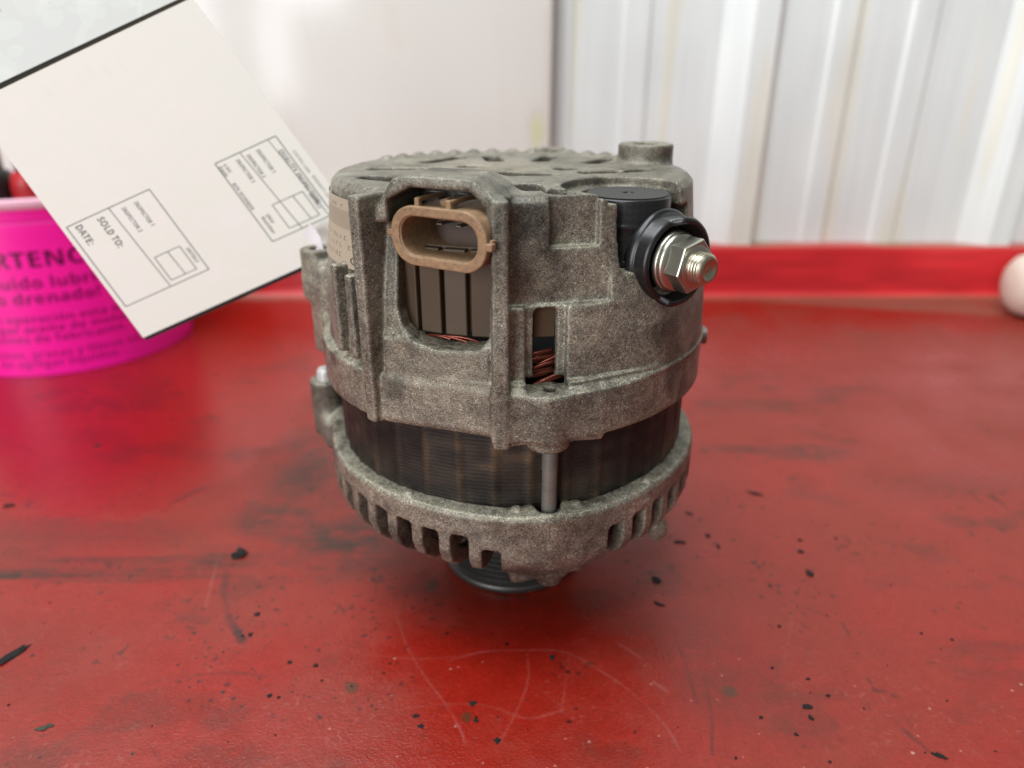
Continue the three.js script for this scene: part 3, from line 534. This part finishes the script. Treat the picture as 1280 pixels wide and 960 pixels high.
{
  const b = new THREE.LatheGeometry([[0.0001, 80.6], [2.6, 80.4], [3.4, 79], [3.6, 74], [3.6, 73]].reverse().map((q) => new THREE.Vector2(q[0] * MM, q[1] * MM)), 28); b.translate(-0.0715, -0.002, -0.0085);
  part('lug_bushing', b, std({ color: lin(0.5, 0.5, 0.47), roughness: 0.35, metalness: 0.2 }), alt, 'pale bushing end on the left lug');
  const n = part('side_screw', new THREE.CylinderGeometry(0.0032, 0.0032, 0.006, 6), M.steel, alt); n.rotation.z = Math.PI / 2; n.position.set(0.0665, 0.0955, 0.002);
}
// pulley
{
  const p = [[0.0001, 0], [26.8, 0], [28, 0.8], [28, 2.6], [27.4, 3.2]]; for (let y = 3.6; y < 17; y += 2.35) p.push([25.4, y + 0.2], [24.6, y + 1.1], [27.2, y + 2.0], [27.3, y + 2.25]); p.push([28.1, 19.2], [28.1, 20.6], [27, 21.2], [12, 21.4], [11, 30], [0.0001, 30]);
  const g = new THREE.LatheGeometry(p.map((q) => new THREE.Vector2(q[0] * MM, q[1] * MM)), 96);
  part('pulley', g, std({ color: lin(0.11, 0.107, 0.10), roughness: 0.42, metalness: 0.8 }), alt, 'dark grooved steel belt pulley under the alternator');
}

// ---------------------------------------------------------------- the tag beside it
const V3 = (a) => new THREE.Vector3(...a);
function slab(TL, TR, BL, BR, thick, bow = 0, n = 16) {      // a sheet spanned by four corners; u runs along TR->BR, v along TR->TL
  const nrm = V3(BR).sub(V3(TR)).cross(V3(TL).sub(V3(TR))).normalize(), P = [], UV = [], I = [];
  if (nrm.z < 0) nrm.negate();
  const at = (u, v, side) => { const a = V3(TR).lerp(V3(BR), u), b = V3(TL).lerp(V3(BL), u), q = a.lerp(b, v); return q.addScaledVector(nrm, bow * (Math.sin(u * Math.PI) * 0.6 + Math.sin(v * Math.PI) * 0.4) - side * thick); };
  for (let s = 0; s < 2; s++) for (let i = 0; i <= n; i++) for (let j = 0; j <= n; j++) { const p = at(i / n, j / n, s); P.push(p.x, p.y, p.z); UV.push(i / n, 1 - j / n); }
  const m = n + 1, id = (s, i, j) => s * m * m + i * m + j;
  for (let i = 0; i < n; i++) for (let j = 0; j < n; j++) { I.push(id(0, i, j), id(0, i + 1, j), id(0, i, j + 1), id(0, i + 1, j), id(0, i + 1, j + 1), id(0, i, j + 1)); I.push(id(1, i, j), id(1, i, j + 1), id(1, i + 1, j), id(1, i + 1, j), id(1, i, j + 1), id(1, i + 1, j + 1)); }
  for (let i = 0; i < n; i++) for (const j of [0, n]) I.push(id(0, i, j), id(1, i, j), id(0, i + 1, j), id(0, i + 1, j), id(1, i, j), id(1, i + 1, j));
  for (let j = 0; j < n; j++) for (const i of [0, n]) I.push(id(0, i, j), id(0, i, j + 1), id(1, i, j), id(0, i, j + 1), id(1, i, j + 1), id(1, i, j));
  const g = new THREE.BufferGeometry(); g.setAttribute('position', new THREE.Float32BufferAttribute(P, 3)); g.setAttribute('uv', new THREE.Float32BufferAttribute(UV, 2)); g.setIndex(I);
  const flat = g.toNonIndexed(); flat.computeVertexNormals(); return flat;
}
const cTL = [-0.1810, 0.1721, -0.0112], cTR = [-0.1093, 0.2054, -0.0326], cBL = [-0.1400, 0.0897, -0.0109], cBR = [-0.0562, 0.1229, -0.0352];
const cardMap = canvasTex(1536, 1280, (c, w, h) => {
  const X = (u) => u * w, Y = (v) => v * h;
  c.fillStyle = 'rgb(232,230,219)'; c.fillRect(0, 0, w, h);
  const R = rng(3); for (let i = 0; i < 220; i++) { c.fillStyle = `rgba(${R() < 0.5 ? '226,225,216' : '236,235,230'},0.08)`; c.beginPath(); c.ellipse(R() * w, R() * h, 20 + R() * 120, 10 + R() * 60, R() * 3, 0, 7); c.fill(); }
  c.fillStyle = 'rgba(160,160,155,0.05)'; for (let i = 0; i < 30; i++) c.fillRect(X(0.04) + R() * 60, Y(0.35 + R() * 0.45), 60 + R() * 40, 4);  // faint show-through
  const line = (a, b, lw = 3, al = 0.75) => { c.strokeStyle = `rgba(58,62,62,${al})`; c.lineWidth = lw * 1.7; c.beginPath(); c.moveTo(X(a[0]), Y(a[1])); c.lineTo(X(b[0]), Y(b[1])); c.stroke(); };
  const box = (u0, v0, u1, v1, lw) => { line([u0, v0], [u1, v0], lw); line([u1, v0], [u1, v1], lw); line([u1, v1], [u0, v1], lw); line([u0, v1], [u0, v0], lw); };
  const text = (s, u, v, width, size, weight = '', al = 0.8) => { c.save(); c.font = `bold ${size * 1.12}px sans-serif`; c.fillStyle = `rgba(46,48,48,${al})`; void weight; const m = c.measureText(s).width; c.translate(X(u), Y(v)); c.scale(X(width) / m, 1); c.fillText(s, 0, 0); c.restore(); };
  // lower box
  box(0.503, 0.618, 0.860, 0.980, 3.4); line([0.503, 0.797], [0.857, 0.785], 3);
  text('INSPECTOR 1', 0.523, 0.703, 0.105, 27, 'bold'); text('INSPECTOR 2', 0.523, 0.757, 0.105, 27, 'bold'); text('INITIALS', 0.752, 0.644, 0.066, 23, 'bold');
  box(0.735, 0.658, 0.839, 0.768, 3); line([0.735, 0.711], [0.839, 0.706], 3);
  text('SOLD TO:', 0.520, 0.862, 0.130, 44); text('DATE:', 0.512, 0.952, 0.086, 44);
  // upper box
  box(0.518, 0.064, 0.864, 0.338, 3.4); line([0.518, 0.100], [0.866, 0.080], 3, 0.6); line([0.519, 0.227], [0.862, 0.205], 3, 0.7);
  text('QUALITY INSPECTION', 0.568, 0.094, 0.236, 34); text('CONTROL LABEL', 0.590, 0.046, 0.10, 20, '', 0.5); text('WARRANTY COPY', 0.70, 0.043, 0.11, 20, '', 0.5);
  text('INSPECTOR 1', 0.535, 0.168, 0.100, 25, 'bold'); text('INSPECTOR 2', 0.537, 0.213, 0.098, 25, 'bold'); text('INSPECTOR 3', 0.537, 0.261, 0.098, 25, 'bold');
  text('INITIALS', 0.757, 0.100, 0.066, 22, 'bold', 0.7); box(0.738, 0.112, 0.844, 0.248, 3); line([0.738, 0.156], [0.842, 0.150], 3); 
  text('LOC', 0.533, 0.314, 0.038, 22); text('Date', 0.533, 0.335, 0.044, 22); text('BIN NUMBER', 0.607, 0.331, 0.118, 24, 'bold', 0.7); text('INV', 0.761, 0.296, 0.04, 22); text('Number', 0.761, 0.318, 0.078, 22);
});
{
  const tagT = thing('paper_tag', 'cream paper parts tag printed with two inspection boxes, leaning left of the alternator', 'tag');
  part('card', slab(cTL, cTR, cBL, cBR, 0.0004, 0.0006, 20), std({ map: cardMap, roughness: 0.7 }), tagT);
  const nrm = new THREE.Vector3(0.25, 0.127, 1.0).normalize(), back = (p, s = 0.0008) => V3(p).addScaledVector(nrm, -s);
  const along = (p, q, t) => V3(p).lerp(V3(q), t).toArray();
  const off = (p, s) => back(p, s).toArray();
  // dark backing that shows past the two short edges
  const bTL = off(along(cBL, cTL, 1.0), 0.0012), bTR = off(along(cBR, cTR, 1.0), 0.0012), bBL = off(along(cTL, cBL, 1.016), 0.0012), bBR = off(along(cTR, cBR, 1.018), 0.0012);
  part('backing', slab(bTL, bTR, bBL, bBR, 0.0006, 0.0004, 12), std({ color: lin(0.02, 0.02, 0.02), roughness: 0.8 }), tagT, 'black backing sheet behind the card');
  // upper leaf beyond the fold
  const gap = 1.021, up = 1.7, lift = (p, s) => V3(p).add(new THREE.Vector3(0, 0, s)).toArray();
  const fold = off(along(cBL, cTL, 1.001), 0.0016), fold2 = off(along(cBR, cTR, 1.001), 0.0010);
  part('fold', slab(lift(along(cBL, cTL, gap), -0.001), lift(along(cBR, cTR, gap * 0.994), -0.001), fold, fold2, 0.0005, 0, 4), std({ color: lin(0.045, 0.042, 0.03), roughness: 0.8 }), tagT, 'dark strip painted for the shaded gap along the top of the card');  // dark strip stands in for the shaded gap at the card top
  const leafMap = canvasTex(512, 512, (c, w, h) => { c.fillStyle = 'rgb(203,206,200)'; c.fillRect(0, 0, w, h); const R = rng(9); for (let i = 0; i < 160; i++) { c.fillStyle = `rgba(${R() < 0.5 ? '200,202,198' : '232,234,232'},0.12)`; c.beginPath(); c.ellipse(R() * w, R() * h, 6 + R() * 50, 6 + R() * 30, R() * 3, 0, 7); c.fill(); } for (let i = 0; i < 14; i++) { c.fillStyle = 'rgba(120,122,118,0.35)'; c.beginPath(); c.arc(R() * w, R() * h, 1.5 + R() * 3, 0, 7); c.fill(); } });
  part('upper_leaf', slab(lift(along(cBL, cTL, up), -0.012), lift(along(cBR, cTR, up), -0.012), lift(along(cBL, cTL, gap), -0.0006), lift(along(cBR, cTR, gap * 0.994), -0.0006), 0.0004, 0.0005, 12), std({ map: leafMap, roughness: 0.65 }), tagT, 'pale grey upper leaf above the fold');
}
{ // strip of plastic from the left lug to the tag
  const mid = [[-68.2, 118, -8], [-69.2, 122.5, -9.5], [-71, 125.2, -13.5], [-74, 126.6, -20], [-77.6, 127.6, -26.2]], W = [[0.9, 0.2, 0.35], [0.85, 0.45, 0.2], [0.6, 0.8, 0], [0.5, 0.85, 0], [0.5, 0.85, 0]], P = [], I = [];
  mid.forEach((p, i) => { const w = V3(W[i]).normalize().multiplyScalar(i < 2 ? 2.2 : 2.7); for (const [sd, th] of [[1, 0], [-1, 0], [-1, 0.5], [1, 0.5]]) P.push((p[0] + w.x * sd) * MM, (p[1] + w.y * sd) * MM, (p[2] + w.z * sd - th) * MM); });
  for (let i = 0; i < mid.length - 1; i++) for (let k = 0; k < 4; k++) { const q = i * 4 + k, q2 = i * 4 + (k + 1) % 4; I.push(q, q2, q + 4, q2, q2 + 4, q + 4); }
  I.push(16, 17, 18, 16, 18, 19);
  const g = new THREE.BufferGeometry(); g.setAttribute('position', new THREE.Float32BufferAttribute(P, 3)); g.setIndex(I); g.computeVertexNormals();
  const m = part('plastic_tie', g, std({ color: lin(0.5, 0.46, 0.46), roughness: 0.5, side: THREE.DoubleSide }), scene);
  tag(m, 'whitish plastic tie from the hole of the left lug to the paper tag', 'tie');
}

// ---------------------------------------------------------------- pink pail with its print, bottles in it
const pailMap = canvasTex(2048, 512, (c, w, h) => {
  c.fillStyle = 'rgb(255,24,166)'; c.fillRect(0, 0, w, h);
  const R = rng(15); for (let i = 0; i < 200; i++) { c.fillStyle = `rgba(${R() < 0.5 ? '215,10,130' : '255,60,175'},0.06)`; c.beginPath(); c.ellipse(R() * w, R() * h, 20 + R() * 90, 10 + R() * 40, 0, 0, 7); c.fill(); }
  c.fillStyle = 'rgba(255,120,200,0.55)'; c.fillRect(0, 38, w, 5); c.fillStyle = 'rgba(160,0,100,0.35)'; c.fillRect(0, 30, w, 6);
  const t = (s, x, y, size, wt, al) => { c.font = `${wt} ${size}px sans-serif`; c.fillStyle = `rgba(70,0,50,${al})`; c.fillText(s, x, y); };
  c.textAlign = 'center'; const X = 1112;
  t('ADVERTENCIA', X, 168, 66, 'bold', 0.95); t('¡Aceite y fluido lubricante', X, 232, 48, 'bold', 0.75); t('ha sido drenado!', X - 20, 280, 48, 'bold', 0.75);
  t('No ponga en operación esta unidad', X + 10, 338, 34, 'bold', 0.6); t('antes de agregar aceite de motor según', X + 12, 370, 34, 'bold', 0.6); t('instrucciones de fabricante.', X - 10, 402, 34, 'bold', 0.6);
  t('Deseche aceites, grasas y filtros usados', X + 12, 452, 32, 'bold', 0.5); t('antes de agregar líquidos.', X - 12, 482, 32, 'bold', 0.5);
});
{
  const pail = thing('pail', 'hot pink plastic pail with a Spanish warning printed in dark letters', 'pail');
  pail.position.set(-0.323, 0, -0.259);
  const wallG = (r0, r1, y0, y1, inward) => { const g = new THREE.CylinderGeometry(r1, r0, y1 - y0, 96, 1, true, Math.PI * 0.999, Math.PI * 2); g.translate(0, (y0 + y1) / 2, 0); void inward; return g; };
  part('wall', wallG(0.0772, 0.0795, 0.0004, 0.107), phys({ map: pailMap, roughness: 0.35, color: 0xffffff }), pail);
  const rim = new THREE.LatheGeometry([[76.5, 3], [76.5, 107], [77.5, 112.4], [79.8, 113.4], [81.6, 112.2], [81.8, 108.5], [80.2, 107.2], [79.4, 106.6]].map((q) => new THREE.Vector2(q[0] * MM, q[1] * MM)), 96);
  part('rim', rim, std({ color: lin(0.75, 0.42, 0.52), roughness: 0.4 }), pail, 'pale translucent rim of the pail');
  const bt = new THREE.CircleGeometry(0.0768, 64); bt.rotateX(-Math.PI / 2); bt.translate(0, 0.0025, 0); part('base', bt, std({ color: lin(0.55, 0.05, 0.25), roughness: 0.6 }), pail);
}
{
  const pts = (a) => a.map((q) => new THREE.Vector2(q[0] * MM, q[1] * MM));
  const b = thing('black_bottle', 'black bottle with an olive cap standing in the pink pail', 'bottle'); b.position.set(-0.359, 0.003, -0.262);
  part('body', new THREE.LatheGeometry(pts([[0.01, 0], [15, 0], [16, 2], [16, 108], [13, 116], [8, 119]]), 40), M.capBlack, b);
  part('cap', new THREE.LatheGeometry(pts([[8, 118], [9, 119], [9, 132], [7.5, 134], [0.01, 134]]), 32), std({ color: lin(0.16, 0.16, 0.10), roughness: 0.5 }), b);
  const r = thing('red_bottle', 'red bottle with a dark cap standing in the pink pail beside the black one', 'bottle'); r.position.set(-0.330, 0.003, -0.258);
  part('body', new THREE.LatheGeometry(pts([[0.01, 0], [11, 0], [12, 2], [12, 108], [10, 116], [6, 118]]), 40), std({ color: lin(0.42, 0.015, 0.02), roughness: 0.4 }), r);
  part('cap', new THREE.LatheGeometry(pts([[6, 117], [7, 118], [7, 126], [6, 127], [0.01, 127]]), 32), M.capBlack, r);
}
{ // pale bottle at the right edge
  const b = thing('pale_bottle', 'pale rounded plastic bottle lying at the right edge against the red back edge', 'bottle');
  const pts = [[0.01, 0], [10, 0.6], [18, 3], [23, 8], [25.4, 16], [26, 26], [26, 110], [20, 124], [10, 130], [10, 146]].map((q) => new THREE.Vector2(q[0] * MM, q[1] * MM));
  part('body', new THREE.LatheGeometry(pts, 72), phys({ color: lin(0.74, 0.62, 0.52), roughness: 0.42, specularIntensity: 0.8 }), b);
  part('cap', new THREE.CylinderGeometry(0.013, 0.013, 0.018, 40).translate(0, 0.146, 0), M.capBlack, b);
  b.position.set(0.399, 0.0262, -0.312); b.rotation.set(0, -0.12, -Math.PI / 2);
}

// ---------------------------------------------------------------- crumbs of dirt on the bench
{
  const dirt = std({ color: lin(0.008, 0.006, 0.005), roughness: 0.95 }), olive = std({ color: lin(0.035, 0.033, 0.018), roughness: 0.7 });
  const lump = (seed) => { const g = new THREE.IcosahedronGeometry(0.5, 4), p = g.attributes.position; for (let i = 0; i < p.count; i++) { const x = p.getX(i), y = p.getY(i), z = p.getZ(i), k = 0.4 + 1.2 * noise3(x * 4.2 + seed, y * 4.2, z * 4.2 + seed); p.setXYZ(i, x * k, y * k, z * k); } g.computeVertexNormals(); return g; };
  const lumps = [1, 2, 3, 4, 5].map((s) => lump(s * 17.3));
  const crumb = (i, x, z, w, l, turn, mat, label, group) => {
    const m = part('dirt_crumb' + (i ? '_' + String(i).padStart(3, '0') : ''), lumps[i % 5], mat, scene); const h = Math.min(w, l) * 0.38;
    m.scale.set(w * 1.15 * MM, h * MM, l * 1.15 * MM); m.position.set(x * MM, h * 0.28 * MM, z * MM); m.rotation.y = turn; tag(m, label, 'crumb', group); return m;
  };
  const named = [
    [-112.1, 3.1, 5.2, 4.8, 0.2, 'largest black crumb of dirt on the red bench left of the alternator'], [-170.2, 58.8, 2.6, 8, -0.5, 'long black flake of dirt at the left edge of the bench'],
    [-141.8, 87.8, 3.2, 1.6, 0.4, 'olive leaf-shaped flake near the lower left corner of the bench', 1], [-230.4, -32.9, 3.2, 2.2, 0.3, 'dark crumb at the left frame edge below the pink pail'],
    [-12.6, 78.8, 1.9, 1.7, 0, 'round black crumb in front of the pulley among the curved scratches'], [118, 15.4, 2.4, 3.2, 0.3, 'black crumb alone on the bench right of the alternator'],
    [71, -5, 3.8, 1.5, -0.1, 'long black shaving closest to the right foot of the alternator'], [114.3, -43, 4.8, 1.8, -0.5, 'dark elongated shaving farthest back on the right of the bench'],
    [56.4, 19.2, 2.2, 3.6, 0.2, 'upper black flake of two, right of the pulley'], [54.5, 33, 3.6, 1.6, -0.6, 'lower black flake of two, right of the pulley'],
    [124.4, 97.4, 3.6, 1.2, -0.5, 'black streak-like flake at the bottom right of the bench'], [92.5, 80, 2.4, 1.4, 0, 'flat black crumb in the row of three at the lower right'],
  ];
  let i = 0;
  for (const [x, z, w, l, t, label, ol] of named) crumb(i++, x, z, w, l, t, ol ? olive : dirt, label);
  const R = rng(91), list = [];
  const put = (x, z, w, l) => { const g = lumps[Math.floor(R() * 5)].clone(); g.scale(w * 1.1 * MM, Math.min(w, l) * 0.4 * MM, l * 1.1 * MM); g.rotateY(R() * 6.3); g.translate(x * MM, 0.1 * MM, z * MM); list.push(g); };
  for (const [x, z, w, l] of [[-29.6, 83.4, 1.5, 1.2], [-27.5, 87.2, 1.7, 1.4], [13.6, 59.5, 1.6, 1.4], [119.6, 1.5, 1.7, 2.2], [84, -9.6, 2.1, 1.8], [86.4, -1.7, 3, 1.4], [96.9, 68.9, 1, 1], [92, 84.1, 1.5, 1.2], [76.6, 84, 1, 1.2], [85.2, 90, 1.2, 1.1], [100.7, 75.7, 1, 1], [-4.3, 92.3, 1.4, 1.7], [-11.1, 85, 1.2, 1.2], [-93.3, 38.5, 2.1, 1.7], [-92.5, 48.6, 1.7, 1.6], [-95, 49.4, .8, 1.2], [122.4, -6.7, 1.4, 1.7], [80, -26.4, 2.5, 1.5], [95.8, 44.7, 1.1, 1.2], [-220.6, -90, 2.6, 2], [138.1, -7.9, 1, 1.7], [-74.9, 61.6, 1.1, 1.4], [-65.6, 63, 1.6, 1.4], [-77.2, 75.7, 1, 1.3], [-74.2, 76.3, .8, .9], [145, 48.2, .8, 1.2], [154, 51.3, .8, 1.1], [86.7, 64.1, .8, 1]]) put(x, z, w, l);
  for (let k = 0; k < 60; k++) put(-180 + R() * 360, -20 + R() * 125, 0.3 + R() * 0.5, 0.3 + R() * 0.5);
  const grit = part('grit', mergeGeometries(list), dirt, scene); grit.userData = { kind: 'stuff', label: 'fine black grit scattered over the red bench', category: 'grit' };
}

scene.traverse((o) => { if (o.isMesh) o.castShadow = o.receiveShadow = true; });
renderer.render(scene, camera);
